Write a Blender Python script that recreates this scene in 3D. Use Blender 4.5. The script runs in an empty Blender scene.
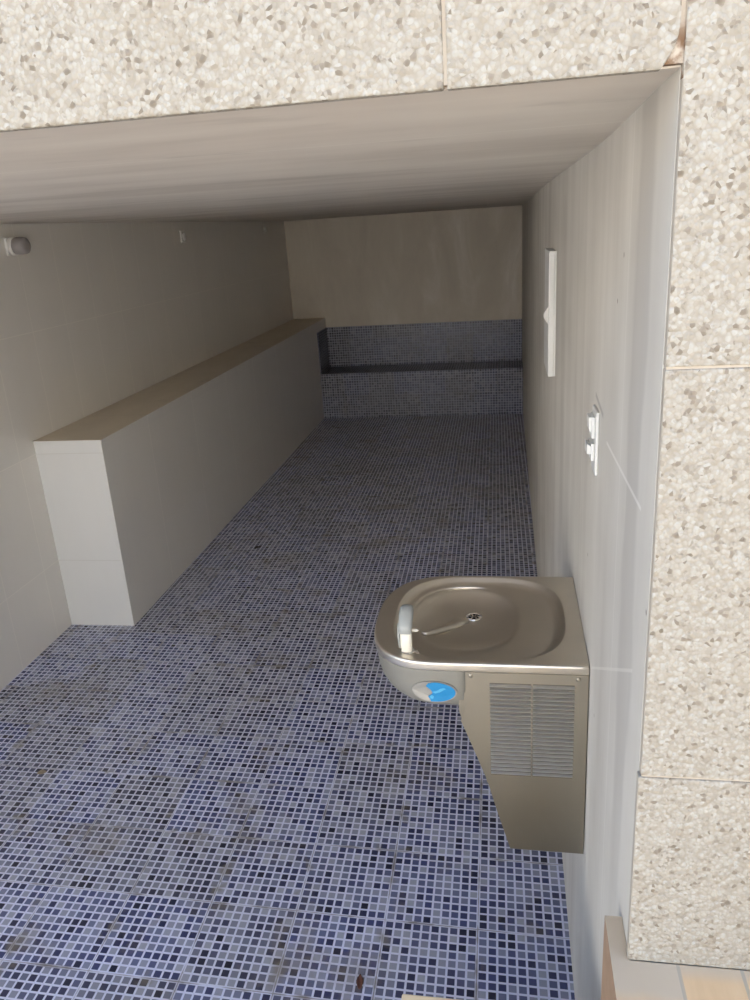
import bpy, bmesh, math, random
from mathutils import Vector
random.seed(7)
C = bpy.context.scene.collection
SC = bpy.context.scene

# ---------------------------------------------------------------- sizes (metres)
XR, XL, XE = 0.1714, -2.4218, -2.0448        # right wall, left wall, outer face of the ledge
YF, YL, Y1, Y2 = 0.897, 3.60, 8.467, 8.940   # facade face, ledge end, step riser, back wall
ZC, ZT, ZM, Z1 = 2.127, 1.0666, 0.957, 0.504 # ceiling, ledge top, mosaic top, step height
ZG = 0.970                                   # raised terrace outside on the right

# ---------------------------------------------------------------- helpers
def link(o, parent=None):
    C.objects.link(o)
    if parent is not None: o.parent = parent
    return o

def obj(name, bm, mats, parent=None, smooth=False, loc=(0, 0, 0)):
    me = bpy.data.meshes.new(name)
    bmesh.ops.recalc_face_normals(bm, faces=bm.faces[:])
    bm.to_mesh(me); bm.free()
    for m in (mats if isinstance(mats, (list, tuple)) else [mats]): me.materials.append(m)
    if smooth:
        for p in me.polygons: p.use_smooth = True
    o = bpy.data.objects.new(name, me); o.location = loc
    return link(o, parent)

def tag(o, label=None, cat=None, group=None, kind=None):
    for k, v in (('label', label), ('category', cat), ('group', group), ('kind', kind)):
        if v: o[k] = v
    return o

def thing(name, loc, label, cat, group=None):
    e = bpy.data.objects.new(name, None); e.empty_display_size = .05; e.location = loc
    link(e); return tag(e, label, cat, group)

def struct(name, bm, mats, smooth=False):
    return tag(obj(name, bm, mats, None, smooth), kind='structure')

def box(bm, x0, x1, y0, y1, z0, z1, bev=0, seg=2, mi=0):
    vs = [bm.verts.new((x, y, z)) for x in (x0, x1) for y in (y0, y1) for z in (z0, z1)]
    fs = [bm.faces.new([vs[i] for i in q]) for q in
          ((0, 1, 3, 2), (4, 6, 7, 5), (0, 4, 5, 1), (2, 3, 7, 6), (0, 2, 6, 4), (1, 5, 7, 3))]
    for f in fs: f.material_index = mi
    if bev:
        es = list({e for f in fs for e in f.edges})
        bmesh.ops.bevel(bm, geom=es, offset=bev, segments=seg, affect='EDGES', profile=.5)
    return fs

def prism(bm, pts, f0, f1, mi=0, bev=0):
    """closed outline pts extruded between the 3-D maps f0 and f1"""
    a = [bm.verts.new(f0(*p)) for p in pts]; b = [bm.verts.new(f1(*p)) for p in pts]
    n = len(pts); fs = [bm.faces.new(a[::-1]), bm.faces.new(b)]
    fs += [bm.faces.new((a[i], a[(i + 1) % n], b[(i + 1) % n], b[i])) for i in range(n)]
    for f in fs: f.material_index = mi
    if bev:
        bmesh.ops.bevel(bm, geom=list({e for f in fs[:2] for e in f.edges}), offset=bev, segments=2, affect='EDGES')
    return fs

def loft(bm, loops, cap0=True, cap1=True):
    R = [[bm.verts.new(p) for p in L] for L in loops]
    n = len(R[0])
    for A, B in zip(R, R[1:]):
        for i in range(n): bm.faces.new((A[i], A[(i + 1) % n], B[(i + 1) % n], B[i]))
    if cap0: bm.faces.new(R[0][::-1])
    if cap1: bm.faces.new(R[-1])

def tube(bm, axis, c, prof, n=32):
    """lathe: prof is (along, radius); axis 'x','y','z' or '-x' ..."""
    s = -1 if axis[0] == '-' else 1; ax = axis[-1]
    loops = []
    for t, r in prof:
        L = []
        for k in range(n):
            w = 2 * math.pi * k / n; u, v = r * math.cos(w), r * math.sin(w)
            d = {'x': (s * t, u, v), 'y': (u, s * t, v), 'z': (u, v, s * t)}[ax]
            L.append((c[0] + d[0], c[1] + d[1], c[2] + d[2]))
        loops.append(L)
    loft(bm, loops)

# ---------------------------------------------------------------- node helpers
class NT:
    def __init__(s, name):
        s.m = bpy.data.materials.new(name); s.m.use_nodes = True
        s.t = s.m.node_tree; s.b = s.t.nodes['Principled BSDF']
        s.pos = s.t.nodes.new('ShaderNodeNewGeometry').outputs['Position']
        x = s.t.nodes.new('ShaderNodeSeparateXYZ'); s.lk(s.pos, x.inputs[0])
        s.x, s.y, s.z = x.outputs
    def lk(s, a, b): s.t.links.new(a, b)
    def put(s, v, inp):
        if isinstance(v, bpy.types.NodeSocket): s.lk(v, inp)
        elif isinstance(v, (tuple, list)): inp.default_value = tuple(v) + ((1,) if len(v) == 3 and len(inp.default_value) == 4 else ())
        else: inp.default_value = v
    def M(s, op, a, b=None, c=None, clamp=False):
        n = s.t.nodes.new('ShaderNodeMath'); n.operation = op; n.use_clamp = clamp
        for i, v in enumerate((a, b, c)):
            if v is not None: s.put(v, n.inputs[i])
        return n.outputs[0]
    def vec(s, a, b, c=0.):
        n = s.t.nodes.new('ShaderNodeCombineXYZ')
        for i, v in enumerate((a, b, c)): s.put(v, n.inputs[i])
        return n.outputs[0]
    def scale(s, v, k):
        n = s.t.nodes.new('ShaderNodeVectorMath'); n.operation = 'MULTIPLY'
        s.lk(v, n.inputs[0]); n.inputs[1].default_value = k if isinstance(k, tuple) else (k, k, k)
        return n.outputs[0]
    def noise(s, v, sc, det=4, rough=.55, dist=0):
        n = s.t.nodes.new('ShaderNodeTexNoise'); s.lk(v, n.inputs['Vector'])
        n.inputs['Scale'].default_value = sc; n.inputs['Detail'].default_value = det
        n.inputs['Roughness'].default_value = rough; n.inputs['Distortion'].default_value = dist
        return n.outputs['Fac']
    def white(s, v, dim='3D'):
        n = s.t.nodes.new('ShaderNodeTexWhiteNoise'); n.noise_dimensions = dim
        s.lk(v, n.inputs['Vector']); return n.outputs['Value']
    def voro(s, v, sc, feat='F1', rnd=1):
        n = s.t.nodes.new('ShaderNodeTexVoronoi'); n.feature = feat; s.lk(v, n.inputs['Vector'])
        n.inputs['Scale'].default_value = sc; n.inputs['Randomness'].default_value = rnd
        return n
    def ramp(s, f, stops, interp='LINEAR'):
        n = s.t.nodes.new('ShaderNodeValToRGB'); s.lk(f, n.inputs[0]); r = n.color_ramp; r.interpolation = interp
        while len(r.elements) < len(stops): r.elements.new(.5)
        for e, (p, c) in zip(r.elements, stops):
            e.position = p; e.color = (c, c, c, 1) if isinstance(c, (int, float)) else tuple(c) + (1,)
        return n.outputs[0]
    def mix(s, f, a, b, mode='MIX'):
        n = s.t.nodes.new('ShaderNodeMix'); n.data_type = 'RGBA'; n.blend_type = mode
        s.put(f, n.inputs[0]); s.put(a, n.inputs[6]); s.put(b, n.inputs[7]); return n.outputs[2]
    def step(s, v, lo, hi):
        n = s.t.nodes.new('ShaderNodeMapRange'); n.interpolation_type = 'SMOOTHSTEP'
        s.put(v, n.inputs[0]); n.inputs[1].default_value = lo; n.inputs[2].default_value = hi
        n.inputs[3].default_value = 0; n.inputs[4].default_value = 1; return n.outputs[0]
    def bump(s, h, k, d=.002):
        n = s.t.nodes.new('ShaderNodeBump'); n.inputs['Strength'].default_value = k
        n.inputs['Distance'].default_value = d; s.lk(h, n.inputs['Height']); s.lk(n.outputs[0], s.b.inputs['Normal'])
    def done(s, col, rough=.5, metal=0, spec=.5):
        s.put(col, s.b.inputs['Base Color']); s.put(rough, s.b.inputs['Roughness'])
        s.b.inputs['Metallic'].default_value = metal
        s.b.inputs['Specular IOR Level'].default_value = spec
        return s.m
    def line(s, v, at, w):
        """1 on a line v == at, w wide"""
        d = s.M('ABSOLUTE', s.M('SUBTRACT', v, at))
        return s.M('SUBTRACT', 1, s.step(d, w * .35, w * .65))
    def grid(s, v, at, pitch, w):
        q = s.M('ADD', s.M('DIVIDE', s.M('SUBTRACT', v, at), pitch), .5)
        d = s.M('MULTIPLY', s.M('ABSOLUTE', s.M('SUBTRACT', s.M('FRACT', q), .5)), pitch)
        return s.M('SUBTRACT', 1, s.step(d, w * .35, w * .65))

def plain(name, col, rough=.5, metal=0, spec=.5, var=.06, sc=30):
    n = NT(name); f = n.noise(n.pos, sc)
    c = n.mix(f, [x * (1 - var) for x in col], [min(1, x * (1 + var)) for x in col])
    return n.done(c, rough, metal, spec)

def mosaic(name, ax, origin, pitch, shear=(0, 0), dirt=1., dark=1):
    n = NT(name); co = dict(x=n.x, y=n.y, z=n.z); p, q = co[ax[0]], co[ax[1]]
    p0 = n.M('SUBTRACT', p, origin[0]); q0 = n.M('SUBTRACT', q, origin[1])
    u = n.M('DIVIDE', n.M('ADD', p0, n.M('MULTIPLY', q0, shear[0])), pitch)
    v = n.M('DIVIDE', n.M('ADD', q0, n.M('MULTIPLY', p0, shear[1])), pitch)
    su, sv = n.M('FLOOR', u), n.M('FLOOR', v)
    m = .006; k = 10 / (1 - 2 * m)
    wu = n.M('MULTIPLY', n.M('SUBTRACT', n.M('FRACT', u), m), k)
    wv = n.M('MULTIPLY', n.M('SUBTRACT', n.M('FRACT', v), m), k)
    sheet = n.vec(su, sv, 3.3)
    rs = n.white(sheet)
    cell = n.vec(n.M('ADD', n.M('MULTIPLY', su, 12), n.M('FLOOR', wu)), n.M('ADD', n.M('MULTIPLY', sv, 12), n.M('FLOOR', wv)), .7)
    rc = n.white(cell)
    def tri(w): return n.M('ABSOLUTE', n.M('SUBTRACT', n.M('FRACT', w), .5))
    edge = n.M('MAXIMUM', tri(wu), tri(wv))
    tile = n.M('SUBTRACT', 1, n.step(edge, .36, .41))
    dj = lambda w: n.M('MINIMUM', w, n.M('SUBTRACT', 10, w))
    j = n.M('MINIMUM', dj(wu), dj(wv))                       # distance to the sheet joint in cells
    inside = n.M('GREATER_THAN', j, 0)
    tile = n.M('MULTIPLY', tile, inside)
    col = n.ramp(rc, [(0, (.022, .023, .045)), (.08, (.036, .041, .095)), (.34, (.066, .078, .185)),
                      (.58, (.14, .157, .265)), (.80, (.245, .26, .37)), (1, (.38, .395, .47))])
    grey = n.ramp(rc, [(0, (.026, .025, .035)), (.16, (.056, .056, .08)), (.55, (.15, .15, .185)), (1, (.36, .36, .39))])
    big = n.noise(n.vec(p, q, 0), 1.7, 3)
    gm = n.M('MULTIPLY', n.step(n.M('ADD', n.M('MULTIPLY', rs, .5), n.M('MULTIPLY', big, .9)), .45, .95), .85)
    col = n.mix(gm, col, grey)
    gr = n.mix(n.noise(n.vec(p, q, 0), 14, 3), (.60, .625, .80), (.71, .73, .87))
    gr = n.mix(n.M('MULTIPLY', gm, .45), gr, (.54, .535, .55))
    # dirty sheet joints and brown patches that stay put
    nj = n.noise(n.vec(p, q, 2.), 6, 4, .6)
    jd = n.M('MULTIPLY', n.M('SUBTRACT', 1, n.step(j, .02, .28)), n.step(nj, .50, .66))
    st = n.step(n.noise(n.vec(p, q, 5.), 2.6, 5, .7), .52, .70)
    out = n.mix(tile, gr, col)
    out = n.mix(n.M('MULTIPLY', n.M('SUBTRACT', 1, inside), n.M('MULTIPLY', n.step(nj, .36, .55), .8)), out, (.25, .235, .215))
    out = n.mix(n.M('MULTIPLY', jd, .75 * dirt), out, (.12, .095, .07))
    sp = n.M('MULTIPLY', n.M('SUBTRACT', 1, n.step(j, .2, 1.4)), n.step(n.noise(n.vec(p, q, 9.), 7, 3), .58, .68))
    out = n.mix(n.M('MULTIPLY', sp, .6 * dirt), out, (.20, .17, .125))
    out = n.mix(n.M('MULTIPLY', st, .5 * dirt), out, (.26, .22, .165))
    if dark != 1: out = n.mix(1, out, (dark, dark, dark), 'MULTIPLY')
    n.bump(tile, .35, .0015)
    return n.done(out, n.mix(tile, (.6,) * 3, (.22,) * 3), 0, .45)

# ---------------------------------------------------------------- materials
MF = mosaic('blue mosaic floor', 'xy', (-.0956, 1.801), .2815, (.012, .022))
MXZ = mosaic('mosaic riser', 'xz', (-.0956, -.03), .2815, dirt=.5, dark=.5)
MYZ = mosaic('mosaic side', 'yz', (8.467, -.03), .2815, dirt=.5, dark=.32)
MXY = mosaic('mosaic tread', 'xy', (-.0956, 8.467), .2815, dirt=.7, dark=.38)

def pebble():
    n = NT('pebble dash'); v = n.pos
    wob = n.t.nodes.new('ShaderNodeVectorMath'); wob.operation = 'ADD'
    nz = n.t.nodes.new('ShaderNodeTexNoise'); n.lk(v, nz.inputs['Vector']); nz.inputs['Scale'].default_value = 60
    n.lk(v, wob.inputs[0]); n.lk(n.scale(nz.outputs['Color'], .008), wob.inputs[1]); w = wob.outputs[0]
    a = n.voro(w, 180); b = n.voro(w, 180, 'SMOOTH_F1')
    sep = n.t.nodes.new('ShaderNodeSeparateColor'); n.lk(a.outputs['Color'], sep.inputs[0])
    stone = n.ramp(sep.outputs[0], [(0, (0.187, 0.159, 0.122)), (.05, (0.247, 0.215, 0.171)), (.12, (0.329, 0.300, 0.244)), (.45, (0.370, 0.344, 0.290)), (.8, (0.397, 0.377, 0.324)), (1, (0.420, 0.407, 0.363))])
    mort = n.mix(n.noise(v, 9), (0.285, 0.248, 0.192), (0.322, 0.289, 0.230))
    d = n.step(a.outputs['Distance'], .35, .85)
    col = n.mix(n.M('MULTIPLY', d, .62), stone, mort)
    pit = n.step(n.noise(v, 120, 3, .6), .60, .72)
    col = n.mix(n.M('MULTIPLY', pit, .38), col, (0.217, 0.178, 0.139))  # shade of the crevices put into the colour
    dirt = n.step(n.noise(v, 3, 4), .55, .8)
    col = n.mix(n.M('MULTIPLY', dirt, .3), col, (0.314, 0.270, 0.202))
    h = n.M('SUBTRACT', 1, b.outputs['Distance'])
    n.bump(n.M('SUBTRACT', n.M('ADD', h, n.M('MULTIPLY', sep.outputs[2], .25)), n.M('MULTIPLY', pit, .4)), .62, .0055)
    return n.done(col, .8, 0, .15)
PEB = pebble()

def mortar():
    n = NT('joint mortar')
    c = n.mix(n.noise(n.pos, 25, 5), (.40, .34, .265), (.50, .45, .375))
    br = n.M('MULTIPLY', n.M('GREATER_THAN', n.x, .14), n.M('SUBTRACT', 1, n.step(n.z, 2.15, 2.185)))
    c = n.mix(n.M('MULTIPLY', n.M('MULTIPLY', br, n.M('GREATER_THAN', n.z, 2.12)), n.step(n.noise(n.pos, 60, 4), .35, .6)), c, (.17, .10, .055))
    n.bump(n.noise(n.pos, 70), .5, .003)
    return n.done(c, .9, 0, .2)
MORT = mortar()

def wall_right_mat():
    n = NT('streaked render'); st = n.scale(n.pos, (1, 1, .07))
    a = n.noise(st, 7, 4, .5); b = n.noise(st, 55, 3, .6); cl = n.noise(n.pos, 2.2, 4)
    f = n.M('ADD', n.M('MULTIPLY', a, .50), n.M('ADD', n.M('MULTIPLY', b, .10), n.M('MULTIPLY', cl, .48)))
    c = n.ramp(f, [(.38, (0.484, 0.452, 0.399)), (.55, (0.576, 0.548, 0.489)), (.7, (0.651, 0.622, 0.561))])
    # darker damp band a little inside the opening, paler margin at the very edge
    yb = n.M('ADD', n.y, n.M('MULTIPLY', n.M('SUBTRACT', n.noise(n.scale(n.pos, (1, 1, .5)), 5, 3), .5), .12))
    band = n.M('MULTIPLY', n.line(yb, 1.075, .10), n.step(n.z, .75, 1.25))
    c = n.mix(n.M('MULTIPLY', band, .5), c, (0.414, 0.387, 0.344))
    c = n.mix(n.M('MULTIPLY', n.M('SUBTRACT', 1, n.step(yb, .93, 1.04)), .4), c, (0.695, 0.652, 0.561))
    # sheet joints, then a separate pale slanting line
    for yy in (1.20, 1.80, 2.40, 3.0): c = n.mix(n.M('MULTIPLY', n.line(n.y, yy, .005), .35), c, (0.748, 0.719, 0.662))
    l2 = n.M('SUBTRACT', n.z, n.M('MULTIPLY', n.M('SUBTRACT', 1.42, n.y), .60))
    c = n.mix(n.M('MULTIPLY', n.M('MULTIPLY', n.line(l2, 1.139, .006), n.M('MULTIPLY', n.M('GREATER_THAN', n.y, 1.0), n.M('LESS_THAN', n.y, 1.48))), .45), c, (.72, .69, .62))
    # pale scratch running from the socket plate, dark crack above it
    sl = n.M('SUBTRACT', n.z, n.M('MULTIPLY', n.M('SUBTRACT', 1.363, n.y), .0295))
    c = n.mix(n.M('MULTIPLY', n.M('MULTIPLY', n.line(sl, 1.622, .006), n.M('MULTIPLY', n.M('GREATER_THAN', n.y, 1.0), n.M('LESS_THAN', n.y, 1.37))), .35), c, (0.920, 0.897, 0.850))
    cr = n.M('ADD', n.z, n.M('MULTIPLY', n.M('SUBTRACT', n.y, 1.436), -.1))
    c = n.mix(n.M('MULTIPLY', n.M('MULTIPLY', n.line(cr, 1.655, .010), n.M('MULTIPLY', n.M('GREATER_THAN', n.y, 1.43), n.M('LESS_THAN', n.y, 1.56))), .6), c, (0.330, 0.307, 0.271))
    for yy, zz in ((1.300, 1.869), (.924, 1.522), (1.409, 1.035), (1.25, 1.94), (1.62, 1.30)):
        d = n.M('SQRT', n.M('ADD', n.M('POWER', n.M('SUBTRACT', n.y, yy), 2), n.M('POWER', n.M('SUBTRACT', n.z, zz), 2)))
        c = n.mix(n.M('MULTIPLY', n.M('SUBTRACT', 1, n.step(d, .002, .0055)), .8), c, (0.189, 0.142, 0.106))
    n.bump(f, .15, .003)
    return n.done(c, .8, 0, .2)
WR = wall_right_mat()

def wall_tile(name, ax, at, zat, base, pitch=.335, zp=.602, grout=(.70, .68, .63), amt=.5, rough=.28, hor=1.):
    n = NT(name); p = dict(x=n.x, y=n.y)[ax]
    f = n.noise(n.pos, 1.3, 4); s = n.noise(n.scale(n.pos, (1, 1, .15)), 9, 4)
    c = n.mix(n.M('ADD', n.M('MULTIPLY', f, .6), n.M('MULTIPLY', s, .4)), [x * .93 for x in base], [x * 1.06 for x in base])
    jv = n.grid(p, at, pitch, .005); jh = n.M('MULTIPLY', n.grid(n.z, zat, zp, .005), hor); j = n.M('MAXIMUM', jv, jh)
    tone = n.white(n.vec(n.M('FLOOR', n.M('DIVIDE', n.M('SUBTRACT', p, at), pitch)), n.M('FLOOR', n.M('DIVIDE', n.M('SUBTRACT', n.z, zat), zp)), .2))
    c = n.mix(n.M('MULTIPLY', tone, .16), c, [x * .88 for x in base])
    c = n.mix(n.M('MULTIPLY', j, amt), c, grout)
    n.bump(n.M('SUBTRACT', 1, j), .3, .001)
    return n.done(c, rough, 0, .45)
TL = wall_tile('cream wall tile', 'y', 3.125, .395, (.735, .705, .645), grout=(0.854, 0.817, 0.732))
TE = wall_tile('cream ledge end tile', 'x', XE, .395, (.600, .602, .582), pitch=5, grout=(0.480, 0.464, 0.432))
TS = wall_tile('cream ledge side tile', 'y', 4.155, .395, (.735, .71, .655), pitch=.67, grout=(0.854, 0.817, 0.744), amt=.7, hor=.15)

def back_mat():
    n = NT('stained plaster')
    f = n.noise(n.scale(n.pos, (1, 1, .35)), 3.5, 6, .65, .6)
    c = n.ramp(f, [(.3, (0.538, 0.483, 0.410)), (.55, (0.602, 0.548, 0.461)), (.66, (0.653, 0.600, 0.525)), (.8, (0.769, 0.731, 0.653))])
    return n.done(c, .6, 0, .3)
BK = back_mat()

def ceil_mat():
    n = NT('ceiling plaster'); s = n.scale(n.pos, (.22, 1, 1))
    a = n.noise(s, 6, 4, .55); b = n.noise(n.scale(n.pos, (.4, 1, 1)), 2.4, 4, .6, .4)
    c = n.ramp(n.M('ADD', n.M('MULTIPLY', a, .5), n.M('MULTIPLY', b, .5)), [(.33, (0.529, 0.478, 0.406)), (.5, (0.648, 0.595, 0.517)), (.68, (0.724, 0.680, 0.593))])
    blot = n.M('MULTIPLY', n.step(n.noise(n.scale(n.pos, (.5, 1.6, 1)), 4.2, 4, .6), .56, .70), n.M('LESS_THAN', n.y, 1.35))
    c = n.mix(n.M('MULTIPLY', blot, .35), c, (0.389, 0.350, 0.294))
    c = n.mix(n.M('MULTIPLY', n.line(n.y, 1.30, .008), .3), c, (0.799, 0.754, 0.669))
    n.bump(a, .2, .004)
    return n.done(c, .8, 0, .2)
CE = ceil_mat()

def ledge_top_mat():
    n = NT('beige ledge top')
    f = n.noise(n.scale(n.pos, (1, .4, 1)), 7, 5)
    c = n.mix(f, (0.565, 0.489, 0.375), (0.718, 0.634, 0.505))
    c = n.mix(n.M('MULTIPLY', n.step(n.noise(n.pos, 5, 4), .55, .75), .35), c, (0.428, 0.367, 0.290))
    c = n.mix(n.M('MULTIPLY', n.grid(n.y, 4.155, .67, .006), .5), c, (0.459, 0.398, 0.321))
    return n.done(c, .45, 0, .4)
LT = ledge_top_mat()

def steel(name, col, rough, axis=(1, 1, 1), k=1.):
    n = NT(name)
    s = n.noise(n.scale(n.pos, axis), 160, 3); cl = n.noise(n.pos, 11, 4)
    c = n.mix(cl, [x * .92 for x in col], [x * 1.06 for x in col])
    r = n.M('ADD', rough - .06, n.M('ADD', n.M('MULTIPLY', s, .07), n.M('MULTIPLY', cl, .06)))
    n.bump(s, .05 * k, .0006)
    return n.done(c, r, 1., .5)
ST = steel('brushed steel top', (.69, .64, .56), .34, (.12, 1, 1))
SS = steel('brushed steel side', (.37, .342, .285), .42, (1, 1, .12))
SLV = steel('louvre steel', (.62, .595, .54), .42)
CHR = steel('chrome', (.82, .82, .80), .14)
APR = plain('grey apron enamel', (.25, .24, .205), .45, .35, .5, .04)
GRB = plain('vent gap shade', (.15, .14, .12), .5, .6, .4)
DRK = plain('drain hole shade', (.018, .017, .016), .8, 0, .2)
GRD = plain('grey rubber guard', (.33, .34, .315), .42, 0, .4, .04)
IVO = plain('ivory spout', (.70, .66, .55), .25, 0, .5, .05)
BDG = plain('badge silver', (.30, .285, .25), .45, .2, .5, .03)
BLU = plain('badge blue', (.006, .20, .43), .5, 0, .5, .10, 90)
BLL = plain('badge light blue', (.07, .34, .55), .5, 0, .5, .05)
WHT = plain('white plastic', (.70, .70, .67), .35, 0, .5, .03)
WHD = plain('aged white plastic', (.66, .65, .61), .45, 0, .4, .05)
LAMPG = plain('grey plastic body', (.27, .25, .24), .5, 0, .4, .05)
LEAF = plain('dry brown leaf', (.11, .045, .03), .7, 0, .3, .4, 120)
LEAFT = plain('dry tan leaf', (.25, .20, .14), .7, 0, .3, .3, 120)
LEAFD = plain('dark leaf', (.035, .03, .03), .7, 0, .3, .3, 120)

def terrace_mat():
    n = NT('terrace tile')
    f = n.noise(n.scale(n.pos, (1, .2, 1)), 22, 5, .6); g = n.noise(n.pos, 6, 4)
    orange = n.ramp(n.M('ADD', n.M('MULTIPLY', f, .6), n.M('MULTIPLY', g, .4)), [(.3, (.56, .37, .20)), (.55, (.70, .49, .28)), (.75, (.78, .60, .39))])
    pale = n.mix(g, (.50, .40, .28), (.60, .50, .37))
    edge = n.step(n.y, .868, .890)
    sec = n.M('LESS_THAN', n.x, .238)
    c = n.mix(n.M('MAXIMUM', n.M('MULTIPLY', edge, .75), n.M('MULTIPLY', sec, n.step(n.M('ADD', n.y, n.M('MULTIPLY', g, .05)), .84, .88))), orange, pale)
    j = n.M('MULTIPLY', n.grid(n.x, .238, .087, .005), n.M('GREATER_THAN', n.x, .2))
    c = n.mix(n.M('MULTIPLY', j, .8), c, (.40, .35, .28))
    return n.done(c, .5, 0, .35)
TER = terrace_mat()
TERS = plain('terracotta edge', (.36, .235, .145), .6, 0, .3, .25, 18)
STP = plain('beige step tile', (.86, .70, .45), .5, 0, .35, .12, 14)
GND = plain('sunlit paving', (.52, .49, .44), .8, 0, .2, .1, 3)
BOUNCE = plain('white bounce wall', (.80, .785, .75), .9, 0, .2, .04, 2)
BLOCK = plain('roof slab', (.45, .43, .40), .9)

# ---------------------------------------------------------------- setting
bm = bmesh.new(); box(bm, XL - .2, XR + .02, .60, Y2 + .1, -.12, 0); struct('floor', bm, MF)
bm = bmesh.new(); box(bm, XR, .60, .912, 9.15, 0, 2.20); struct('wall_right', bm, WR)
bm = bmesh.new(); box(bm, XL - .25, XL, .912, 9.15, 0, 2.20); struct('wall_left', bm, TL)
bm = bmesh.new(); box(bm, XL, XR, Y2, Y2 + .2, 0, 2.20); struct('wall_back', bm, BK)

# ceiling: a slab whose underside sags by a centimetre
prof = [(.912, 2.1315), (1.0, 2.131), (1.2, 2.126), (1.45, 2.121), (1.7, 2.1195), (2.3, 2.123), (3.6, 2.131), (6, 2.131), (8.94, 2.130)]
bm = bmesh.new()
pts = prof + [(8.94, 2.35), (.912, 2.35)]
prism(bm, pts, lambda y, z: (XL, y, z), lambda y, z: (XR, y, z)); struct('ceiling', bm, CE, False)
bm = bmesh.new(); box(bm, -4.2, 3.2, 1.05, 9.3, 2.36, 2.60); struct('roof_block', bm, BLOCK)  # unseen slab, added to block light from above

# facade: mortar backing with separate exposed-pebble slabs (joints are real gaps)
bm = bmesh.new()
box(bm, -4.2, XR + .001, .9005, 1.05, 2.1335, 2.9, mi=1)                              # over the opening
g = .002
for x0, x1 in ((-3.84, -3.30), (-3.30, -2.76), (-2.76, -2.22), (-2.22, -1.68), (-1.68, -1.14), (-1.14, -.60), (-.60, -.06)):
    box(bm, x0 + g, x1 - g, YF, .913, 2.1295, 2.9, .0025)
# the slab beside the pier has a chipped lower corner
pr = [(-.06 + g, 2.1295), (.1505, 2.1295), (.1545, 2.1345), (.1575, 2.142), (.1625, 2.1465), (.1655, 2.158), (.1665, 2.17), (.1665, 2.9), (-.06 + g, 2.9)]
prism(bm, pr, lambda x, z: (x, YF, z), lambda x, z: (x, .913, z), bev=.0012)
struct('wall_front', bm, [PEB, MORT])

bm = bmesh.new()
box(bm, .60, 3.0, .9125, 1.05, ZG, 2.9, mi=1)
box(bm, XR + .0015, 3.0, .8995, .9115, ZG, 2.9, mi=1)
box(bm, XR, .60, .9125, 1.05, 2.2005, 2.9, mi=1)
zs = [ZG, 1.2935, 1.8345, 2.3755, 2.9]
for k in range(4):
    for x0, x1 in ((XR + .001, .712), (.712, 1.252), (1.252, 1.792), (1.792, 2.332), (2.332, 2.9)):
        off = -.003 if (k == 0 and x0 < .3) else 0
        nb = len(bm.faces)
        box(bm, x0 + (-.0006 if x0 < .3 else g) + off, x1 - g, YF, .9115, zs[k] + (0 if k == 0 else g * .8), zs[k + 1] - g * .8, .0016)
        if x0 < .3:                                             # cut edge of the slab is plain tan
            for f in bm.faces:
                f.normal_update()
                if abs(f.normal.x) > .9 and f.calc_center_median().x < XR + .002: f.material_index = 1
struct('wall_front_right', bm, [PEB, MORT])

bm = bmesh.new()   # left end of the facade, out of the frame
box(bm, -4.2, XL - .251, .9125, 1.05, 0, 2.1315, mi=1)
for z0, z1 in ((0, .53), (.53, 1.07), (1.07, 1.60), (1.60, 2.128)):
    for x0, x1 in ((-3.84, -3.30), (-3.30, -2.76), (-2.76, -2.44)):
        box(bm, x0 + g, x1 - g, YF, .912, z0 + g, z1 - g, .0025)
struct('wall_front_left', bm, [PEB, MORT])

# raised terrace in front of the pier; its tiled edge overlaps the jamb
bm = bmesh.new()
fs = box(bm, .145, 3.2, -1.6, .8965, -.12, ZG - .0003)
fs += box(bm, .145, XR - .0005, .8965, .9735, -.12, ZG - .0003)
for f in bm.faces:
    f.normal_update()
    f.material_index = 0 if abs(f.normal.z) > .9 else 1
o = struct('terrace', bm, [TER, TERS])
bm = bmesh.new(); box(bm, -9, 9, -12, -1.6, -.12, -.003); box(bm, -9, .145, -1.6, .60, -.12, -.003); struct('ground', bm, GND)
bm = bmesh.new(); box(bm, -11, 11, -7.3, -7, -.05, 5.0); struct('wall_bounce', bm, BOUNCE)  # unseen wall, added to bounce sunlight into the room

# ---------------------------------------------------------------- built-in things
t = thing('step', (-.05, 1.2, 0), 'beige tiled step, only its edge showing in front at the bottom of the picture', 'step')
bm = bmesh.new(); box(bm, -.2073 + .05 + .004, .1445 + .05 - .001, -.7, -.1036, .0005, .582); obj('base', bm, STP, t)
bm = bmesh.new(); box(bm, -.2073 + .05, .1445 + .05, -.7, -.0996, .5822, .6, .003); obj('tread', bm, STP, t)

t = thing('ledge', ((XL + XE) / 2, YL, 0), 'long waist-high cream tiled ledge running along the left wall', 'ledge')
lx0, lx1 = XL - (XL + XE) / 2 + .001, XE - (XL + XE) / 2
bm = bmesh.new()
box(bm, lx0, lx1, 0, Y2 - YL - .001, .0005, ZT - .022)
for f in bm.faces:
    f.normal_update(); f.material_index = 1 if f.normal.y < -.9 else 0
obj('body', bm, [TS, TE], t)
bm = bmesh.new(); box(bm, lx0, lx1 + .004, -.003, Y2 - YL - .001, ZT - .0215, ZT, .002)
for f in bm.faces:
    f.normal_update(); f.material_index = 1 if f.normal.y < -.9 else (2 if f.normal.x > .9 else 0)
o = obj('top_slab', bm, [LT, TE, TS], t); tag(o, 'beige stone top of the ledge')

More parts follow.
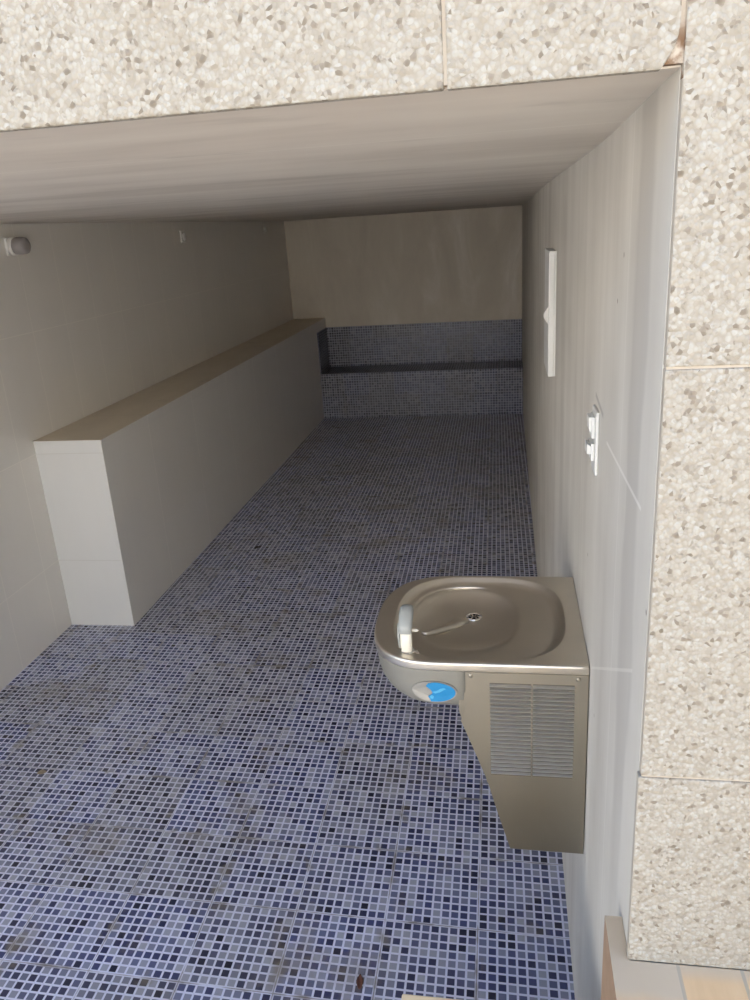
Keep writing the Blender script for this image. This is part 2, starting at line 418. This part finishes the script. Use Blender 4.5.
mx = (XE + XR) / 2
t = thing('bench', (mx, Y2, 0), 'low step-like bench clad in blue mosaic against the back wall', 'bench')
w = (XR - XE) / 2 - .001
def faced(bm):
    for f in bm.faces:
        f.normal_update(); nx = f.normal
        f.material_index = 0 if abs(nx.y) > .9 else (1 if abs(nx.x) > .9 else 2)
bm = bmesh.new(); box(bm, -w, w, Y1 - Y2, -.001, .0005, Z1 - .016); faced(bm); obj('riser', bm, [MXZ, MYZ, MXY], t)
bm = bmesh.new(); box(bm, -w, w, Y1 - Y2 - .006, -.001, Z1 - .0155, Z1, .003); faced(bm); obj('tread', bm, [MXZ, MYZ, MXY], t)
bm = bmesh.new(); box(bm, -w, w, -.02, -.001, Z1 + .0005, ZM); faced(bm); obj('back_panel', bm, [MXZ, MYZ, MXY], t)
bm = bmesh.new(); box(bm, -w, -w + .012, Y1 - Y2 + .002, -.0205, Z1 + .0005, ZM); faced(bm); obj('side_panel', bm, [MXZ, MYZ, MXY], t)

# ---------------------------------------------------------------- drinking fountain
ZB = .592
F = thing('drinking_fountain', (XR, 1.4996, ZB), 'stainless steel wall-hung drinking fountain on the right wall', 'drinking fountain')
R_ = 1.0926 - ZB
W = .455
def P3(d, y, z): return (-d, y, z)                # d = distance out from the wall
cx, cy = .245, .2275
def in_outer(ins):
    def f(x, y):
        if x < .0015: return False
        hx, hy = .1915 - ins, W / 2 - ins
        if x <= .30: return abs(y - W / 2) < hy
        e = 3.0 if y < W / 2 else 2.5
        return (abs(x - .30) / hx) ** e + (abs(y - W / 2) / hy) ** e < 1
    return f
def in_super(x0, y0, hx, hy, e): return lambda x, y: (abs(x - x0) / hx) ** e + (abs(y - y0) / hy) ** e < 1
angs = sorted([2 * math.pi * k / 120 for k in range(120)] +
              [math.atan2(s * W / 2 , .0015 - cx) % (2 * math.pi) for s in (-1, 1)])
def ring(f, z):
    L = []
    for w_ in angs:
        lo, hi = 0, .8
        for _ in range(40):
            m = (lo + hi) / 2
            if f(cx + m * math.cos(w_), cy + m * math.sin(w_)): lo = m
            else: hi = m
        L.append(P3(cx + lo * math.cos(w_), cy + lo * math.sin(w_), z))
    return L
def toward(L, c, s, z): return [(p[0] + (c[0] - p[0]) * s, p[1] + (c[1] - p[1]) * s, z) for p in L]
bowl = ring(in_super(.278, .252, .132, .164, 2.3), R_ - .022)
dc = P3(.258, .313, 0)
loops = [ring(in_outer(.006), R_ - .0215), ring(in_outer(.001), R_ - .021), ring(in_outer(0), R_ - .019), ring(in_outer(0), R_ - .006), ring(in_outer(.0008), R_ - .003),
         ring(in_outer(.0022), R_ - .0012), ring(in_outer(.0045), R_ - .0002), ring(in_outer(.007), R_)]
lip = lambda i, z: ring(in_super(.242, .2300, .205 - i, .217 - i, 2.9), z)
loops += [lip(0, R_), lip(.002, R_ - .0006), lip(.005, R_ - .003), lip(.010, R_ - .0095), lip(.015, R_ - .0135), lip(.022, R_ - .0165), lip(.03, R_ - .018),
          ring(in_super(.276, .251, .139, .171, 2.35), R_ - .0205), bowl,
          toward(bowl, dc, .05, R_ - .0245), toward(bowl, dc, .10, R_ - .0285), toward(bowl, dc, .16, R_ - .034), toward(bowl, dc, .32, R_ - .042), toward(bowl, dc, .55, R_ - .048), toward(bowl, dc, .8, R_ - .051), toward(bowl, dc, .93, R_ - .0525)]
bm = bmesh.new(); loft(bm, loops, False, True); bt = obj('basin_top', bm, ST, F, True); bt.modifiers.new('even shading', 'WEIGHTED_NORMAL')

# drain: flange, dark well, cross bars
bm = bmesh.new(); c = (dc[0], dc[1], R_ - .0525)
tube(bm, 'z', c, [(.0, .021), (.0025, .021), (.0035, .019), (.0035, .0155), (.001, .0150)], 36)
d = obj('drain', bm, CHR, F, True)
bm = bmesh.new(); tube(bm, 'z', c, [(.0012, .0148), (.0018, .0146)], 24); obj('well_shade', bm, DRK, d)  # flat near-black disc, the shade of the hole given as colour
bm = bmesh.new()
for k in range(3):
    a_ = k * math.pi / 3
    u = Vector((math.cos(a_), math.sin(a_), 0)); v = Vector((-u.y, u.x, 0))
    vs = []
    for z in (.0018, .0032):
        for s1, s2 in ((-1, -1), (1, -1), (1, 1), (-1, 1)):
            q = Vector(c) + u * (.0152 * s1) + v * (.0022 * s2); vs.append(bm.verts.new((q.x, q.y, c[2] + z)))
    bm.faces.new(vs[:4][::-1]); bm.faces.new(vs[4:])
    for i in range(4): bm.faces.new((vs[i], vs[(i + 1) % 4], vs[4 + (i + 1) % 4], vs[4 + i]))
obj('strainer', bm, CHR, d)

# pressed trough from the spout towards the drain: low tapered ridge
bm = bmesh.new()
A, B = Vector((-.375, .175)), Vector((-.285, .292)); dv = (B - A).normalized(); nv = Vector((-dv.y, dv.x))
Ls = []
for k in range(9):
    s = k / 8; q = A + (B - A) * s; hw = .007 + .014 * s; z = R_ - .0235 - .024 * min(1, s * 1.35) ** .7 ; h = .004 * math.sin(math.pi * min(1, .12 + s * .8))
    Ls.append([(*(q - nv * hw), z - .006), (*(q - nv * hw * .8), z + h * .6), (*(q), z + h), (*(q + nv * hw * .8), z + h * .6), (*(q + nv * hw), z - .006)])
loft(bm, Ls); obj('trough', bm, ST, F, True)

# bubbler
bub = None
bm = bmesh.new(); c = P3(.396, .048, R_ - .013)
tube(bm, 'z', c, [(0, .026), (.006, .026), (.009, .022), (.010, .016), (.016, .0145)], 32)
bub = obj('bubbler', bm, CHR, F, True)
def slab_path(bm, path, wx):
    """rounded strip: path of (x-offset, y, z, half thickness, half width)"""
    Ls = []
    for i, (xo, y, z, th, hw) in enumerate(path):
        p0 = Vector(path[max(0, i - 1)][1:3]); p1 = Vector(path[min(len(path) - 1, i + 1)][1:3])
        tn = (p1 - p0).normalized(); nn = Vector((-tn.y, tn.x)); L = []
        for k in range(16):
            w_ = 2 * math.pi * k / 16; ca, sa = math.cos(w_), math.sin(w_)
            a_ = math.copysign(abs(ca) ** .75, ca) * hw; b_ = math.copysign(abs(sa) ** .8, sa) * th
            L.append((-(wx + xo) + a_, y + nn.x * b_, z + nn.y * b_))
        Ls.append(L)
    loft(bm, Ls)
bm = bmesh.new()
slab_path(bm, [(0, .050, R_ - .004, .008, .0095), (0, .045, R_ + .004, .0095, .0125), (0, .044, R_ + .022, .010, .0135), (0, .047, R_ + .040, .010, .0135), (0, .052, R_ + .048, .008, .0125)], .398)
obj('spout', bm, IVO, bub, True)
bm = bmesh.new()
slab_path(bm, [(0, .043, R_ + .044, .005, .0125), (0, .052, R_ + .056, .011, .0155), (0, .074, R_ + .074, .013, .0165), (0, .092, R_ + .081, .012, .016), (0, .104, R_ + .079, .009, .014), (0, .109, R_ + .075, .004, .010)], .400)
slab_path(bm, [(.014, .060, R_ + .004, .010, .004), (.0155, .062, R_ + .03, .015, .004), (.0155, .068, R_ + .058, .013, .004)], .400)
obj('guard', bm, GRD, bub, True)
bm = bmesh.new()
tube(bm, 'x', (-.388, .060, R_ + .046), [(0, .0045), (.008, .004), (.014, .003), (.017, .0015)], 16)
obj('nozzle', bm, IVO, bub, True)

# apron under the rim
def in_apron(ix, iy):
    def f(x, y):
        if x < .262: return False
        hx, hy = .1915 - ix, W / 2 - .0025 - iy
        if x <= .30: return abs(y - W / 2) < hy
        e = 3.0 if y < W / 2 else 2.5
        return (abs(x - .30) / hx) ** e + (abs(y - W / 2) / hy) ** e < 1
    return f
def ring2(f, z):
    c0 = (.30, W / 2); L = []
    an = sorted([2 * math.pi * k / 96 for k in range(96)] + [math.atan2(s * (W / 2 - .01), .262 - .30) % (2 * math.pi) for s in (-1, 1)])
    for w_ in an:
        lo, hi = 0, .6
        for _ in range(40):
            m = (lo + hi) / 2
            if f(c0[0] + m * math.cos(w_), c0[1] + m * math.sin(w_)): lo = m
            else: hi = m
        L.append(P3(c0[0] + lo * math.cos(w_), c0[1] + lo * math.sin(w_), z))
    return L
bm = bmesh.new(); zb = ZB
loft(bm, [ring2(in_apron(ix, iy), z - zb) for ix, iy, z in
          ((.004, .0, 1.0715), (.005, .0, 1.050), (.008, .0, 1.028), (.013, .0, 1.012), (.021, .001, .999), (.032, .003, .989), (.046, .006, .982), (.062, .011, .9775), (.075, .016, .976))], False, True)
bmesh.ops.delete(bm, geom=[f for f in bm.faces if all(abs(v.co.x + .262) < .0015 for v in f.verts)], context='FACES_ONLY')
apron = tag(obj('apron', bm, APR, F, True), 'grey rounded apron below the basin rim')

# cabinet and its near side panel
poly = [(.004, .593), (.168, .595), (.2215, .79), (.2745, .94), (.2815, .968), (.2815, 1.018), (.004, 1.018)]
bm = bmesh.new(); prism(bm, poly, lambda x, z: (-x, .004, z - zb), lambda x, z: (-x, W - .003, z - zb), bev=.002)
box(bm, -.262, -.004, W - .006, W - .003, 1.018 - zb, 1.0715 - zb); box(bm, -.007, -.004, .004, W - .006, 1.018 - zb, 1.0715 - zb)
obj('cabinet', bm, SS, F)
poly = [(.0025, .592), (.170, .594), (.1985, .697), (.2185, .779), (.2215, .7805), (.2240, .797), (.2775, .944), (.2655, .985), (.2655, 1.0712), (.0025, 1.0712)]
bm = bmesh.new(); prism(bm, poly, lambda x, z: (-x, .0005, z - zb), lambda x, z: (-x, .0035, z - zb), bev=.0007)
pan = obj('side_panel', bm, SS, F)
for sx, sz in ((.2533, 1.0625), (.0236, 1.0605)):
    bm = bmesh.new(); tube(bm, '-y', (-sx, .0005, sz - zb), [(0, .0052), (.0014, .005), (.0022, .0035), (.0024, .001)], 20)
    s = obj('screw', bm, SS, pan, True)
# louvred grille: gap shade coloured into dark plates, under two columns of slats
bm = bmesh.new(); box(bm, -.2125, -.1230, -.0004, .0004, .8045 - zb, 1.0455 - zb); box(bm, -.1195, -.031, -.0004, .0004, .8045 - zb, 1.0455 - zb); gr = tag(obj('grille', bm, GRB, pan), 'two columns of narrow vent louvres')
bm = bmesh.new()
nl = 23
for col in ((.1235, .2120), (.0315, .1190)):
    for k in range(nl):
        z = .8055 + (k + .5) * (.2390 / nl) - zb; 
        pts = [(.0002, -.0002), (-.0030, -.0012), (-.0052, -.0008), (-.0056, .0004), (-.0040, .0014), (.0002, .0036)]
        prism(bm, pts, lambda y, q, z=z: (-col[1], y, z + q), lambda y, q, z=z: (-col[0], y, z + q))
tag(obj('louvre', bm, SLV, gr), 'bright pressed vent slats', kind='stuff')
# oval badge on the apron
bx, bz, ba, bb = .3345, 1.0182 - zb, .0505, .0262
def ell(s, n=48): return [(bx + ba * s * math.cos(2 * math.pi * k / n), bz + bb * s * math.sin(2 * math.pi * k / n)) for k in range(n)]
YA = .0025
def ywall(x):                                    # apron surface at height of badge
    hx, hy = .1915 - .011, W / 2 - .0025
    return YA if x <= .30 else W / 2 - hy * max(0, 1 - ((x - .30) / hx) ** 3) ** (1 / 3)
bm = bmesh.new(); prism(bm, ell(1), lambda x, z: (-x, ywall(x) - .0035, z), lambda x, z: (-x, ywall(x) + .002, z))
badge = tag(obj('badge', bm, BDG, apron), 'oval silver and blue badge')
blue = [(bx + .014, bz + .0205), (bx + .0185, bz + .014), (bx + .012, bz + .009), (bx + .006, bz + .003), (bx + .004, bz - .003), (bx + .009, bz - .008), (bx + .0145, bz - .012), (bx + .011, bz - .0175), (bx + .008, bz - .0245)]
blue += [(bx - ba * .93 * math.sin(math.radians(a_)), bz - bb * .93 * math.cos(math.radians(a_))) for a_ in range(-4, 184, 8)]
bm = bmesh.new(); prism(bm, blue, lambda x, z: (-x, ywall(x) - .0045, z), lambda x, z: (-x, ywall(x) - .003, z)); obj('emblem', bm, BLU, badge)
sw = [(bx + .004, bz + .001), (bx - .006, bz + .004), (bx - .014, bz + .010), (bx - .022, bz + .012), (bx - .026, bz + .009), (bx - .020, bz + .006), (bx - .012, bz + .0005), (bx - .002, bz - .003)]
bm = bmesh.new(); prism(bm, sw, lambda x, z: (-x, ywall(x) - .0052, z), lambda x, z: (-x, ywall(x) - .0043, z))
sw2 = [(bx + .010, bz - .010), (bx + .006, bz - .007), (bx + .001, bz - .011), (bx + .003, bz - .017), (bx + .009, bz - .016)]
prism(bm, sw2, lambda x, z: (-x, ywall(x) - .0052, z), lambda x, z: (-x, ywall(x) - .0043, z)); obj('swirl', bm, BLL, badge)

# ---------------------------------------------------------------- fittings on the right wall
t = thing('electrical_panel', (XR, 2.86, 1.457), 'flat white electrical panel high on the right wall', 'electrical panel')
bm = bmesh.new(); box(bm, -.0055, -.0005, .001, .30, .001, .431, .001); obj('frame', bm, WHT, t)
bm = bmesh.new(); box(bm, -.0265, -.0058, 0, .298, 0, .432, .003); dr = obj('door', bm, WHT, t)
bm = bmesh.new(); prism(bm, [(.0, .185), (.013, .205), (.015, .215), (.013, .225), (0, .245)], lambda x, z: (-.0272 - x, .012, z), lambda x, z: (-.0272 - x, .036, z)); obj('latch', bm, WHD, dr)

t = thing('socket_plate', (XR, 1.482, 1.524), 'small white socket plate with two protruding modules on the right wall above the fountain', 'socket')
bm = bmesh.new(); box(bm, -.0062, -.0005, 0, .074, 0, .124, .002); pl = obj('plate', bm, WHT, t)
for z0, z1, e in ((.026, .060, 0), (.070, .112, 0)):
    bm = bmesh.new(); box(bm, -.0125, -.0064, .014, .062, z0, z1, .0015); m_ = obj('module', bm, WHT, t)
    bm = bmesh.new()
    if z0 < .05: prism(bm, [(0, z0 + .012), (.0075, z0 + .013), (.0075, z1 - .001), (0, z1 - .006)], lambda x, z: (-.0126 - x, .018, z), lambda x, z: (-.0126 - x, .058, z))
    else: prism(bm, [(0, z0 + .010), (.0045, z0 + .016), (.0055, z1 - .001), (0, z1 - .001)], lambda x, z: (-.0126 - x, .018, z), lambda x, z: (-.0126 - x, .058, z))
    obj('rocker', bm, WHT, m_)

# ---------------------------------------------------------------- three small fixtures high on the left wall
def fixture(loc, label):
    t = thing('wall_light', loc, label, 'wall light', 'wall fixtures on the left wall')
    n = 48; pts = []
    for k in range(n):
        w_ = 2 * math.pi * k / n; r = .043 + .019 * max(0, math.cos(4 * (w_ - math.pi / 4))) ** 3
        pts.append((r * math.cos(w_), r * math.sin(w_)))
    bm = bmesh.new(); prism(bm, pts, lambda a, b: (.0006, a, b), lambda a, b: (.011, a * .95, b * .95), bev=.0015)
    obj('mounting_base', bm, WHD, t)
    bm = bmesh.new(); tube(bm, 'x', (0, 0, 0), [(.0115, .042), (.020, .0445), (.028, .043), (.030, .038)], 32); tag(obj('collar', bm, WHD, t, True), 'pale ring collar')
    bm = bmesh.new(); tube(bm, 'x', (0, 0, 0), [(.0305, .039), (.045, .0415), (.078, .0415), (.088, .038), (.094, .030), (.096, .018), (.0965, .004)], 32)
    tag(obj('body', bm, LAMPG, t, True), 'grey rounded cap')
    return t
fx = fixture((XL, 3.745, 2.023), 'small white and grey wall fixture, the nearest of three under the ceiling on the left')
def bare(loc, label):
    t = thing('wall_light', loc, label, 'wall light', 'wall fixtures on the left wall')
    src = [c for c in fx.children if c.name.startswith('mounting_base')][0]
    c_ = src.copy(); C.objects.link(c_); c_.parent = t
    bm = bmesh.new(); tube(bm, 'x', (0, 0, 0), [(.0115, .027), (.020, .026), (.026, .022), (.027, .006)], 24); obj('hub', bm, WHD, t, True)
bare((XL, 5.97, 2.026), 'small pale fixture base on the left wall, the middle of three under the ceiling')
bare((XL, 8.16, 2.052), 'tiny pale fixture base on the left wall, the farthest of three, near the back corner')

# ---------------------------------------------------------------- litter on the mosaic
def leaf(x, y, L, Wd, rot, m, label, curl=.25):
    bm = bmesh.new(); N = 10; rows = []
    for i in range(N + 1):
        s = i / N; hw = Wd * math.sin(math.pi * min(1, s * .93 + .05)) ** .8 * (1 - .25 * s); row = []
        for j in (-1, -.5, 0, .5, 1):
            yy = j * hw * (1 + .08 * math.sin(9 * s + 3 * j)); zz = .0025 + abs(j) * hw * curl * (1 + .5 * math.sin(5 * s)) + .004 * s * s
            row.append((s * L - L / 2, yy, zz))
        rows.append(row)
    for side in (0, .0007):
        pass
    V = [[[bm.verts.new((p[0], p[1], p[2] + dz)) for p in r] for r in rows] for dz in (-.0006, .0006)]
    for i in range(N):
        for j in range(4):
            bm.faces.new((V[1][i][j], V[1][i + 1][j], V[1][i + 1][j + 1], V[1][i][j + 1]))
            bm.faces.new((V[0][i][j], V[0][i][j + 1], V[0][i + 1][j + 1], V[0][i + 1][j]))
    for i in range(N):
        for j in (0, 4):
            bm.faces.new((V[0][i][j], V[0][i + 1][j], V[1][i + 1][j], V[1][i][j]))
    for i in (0, N):
        for j in range(4):
            bm.faces.new((V[0][i][j], V[0][i][j + 1], V[1][i][j + 1], V[1][i][j]))
    for v in bm.verts: v.co.z -= .0015
    o = obj('leaf', bm, m, None, True, (x, y, .0005)); o.rotation_euler = (0, 0, rot)
    zmin = min((v.co.z for v in o.data.vertices)); o.location.z = .0003 - zmin
    return tag(o, label, 'leaf')
leaf(-.418, 1.592, .044, .011, math.radians(97), LEAF, 'curled reddish brown dry leaf on the blue mosaic floor near the bottom edge')
leaf(-1.866, 2.373, .040, .016, math.radians(15), LEAFT, 'small tan dry leaf on the mosaic near the left edge')
leaf(-1.672, 4.712, .05, .022, math.radians(40), LEAFD, 'small dark dry leaf far in on the mosaic beside the ledge')

# ---------------------------------------------------------------- light: open sky, sun behind the building
wd = bpy.data.worlds.new('sky'); SC.world = wd; wd.use_nodes = True
nt = wd.node_tree; bg = nt.nodes['Background']
sky = nt.nodes.new('ShaderNodeTexSky'); sky.sky_type = 'NISHITA'; sky.sun_disc = False
sky.sun_elevation = math.radians(50); sky.sun_rotation = math.radians(20)
sky.air_density = 1.0; sky.dust_density = 3.0; sky.ozone_density = 1.0
nt.links.new(sky.outputs[0], bg.inputs[0]); bg.inputs[1].default_value = .64
sl = bpy.data.lights.new('sun', 'SUN'); sl.energy = 12.8; sl.angle = math.radians(.6); sl.color = (1, .97, .92)
so = bpy.data.objects.new('sun', sl); link(so)
so.rotation_euler = Vector((-.12, -.75, -.60)).to_track_quat('-Z', 'Y').to_euler()

# ---------------------------------------------------------------- camera
cd = bpy.data.cameras.new('camera'); co = bpy.data.objects.new('camera', cd); link(co)
co.location = (0, 0, 2.0); co.rotation_euler = (1.2364, .0613, .1562)
cd.sensor_fit = 'VERTICAL'; cd.sensor_height = 36; cd.sensor_width = 36; cd.lens = 783.3 * 36 / 1000
cd.clip_start = .01; cd.clip_end = 100
SC.camera = co
vs = SC.view_settings; SC.display_settings.display_device = 'sRGB'
vs.view_transform = 'Standard'; vs.look = 'None'; vs.gamma = 1; vs.use_curve_mapping = False
vs.exposure = 0
SC.cycles.max_bounces = 16; SC.cycles.diffuse_bounces = 10; SC.cycles.glossy_bounces = 6
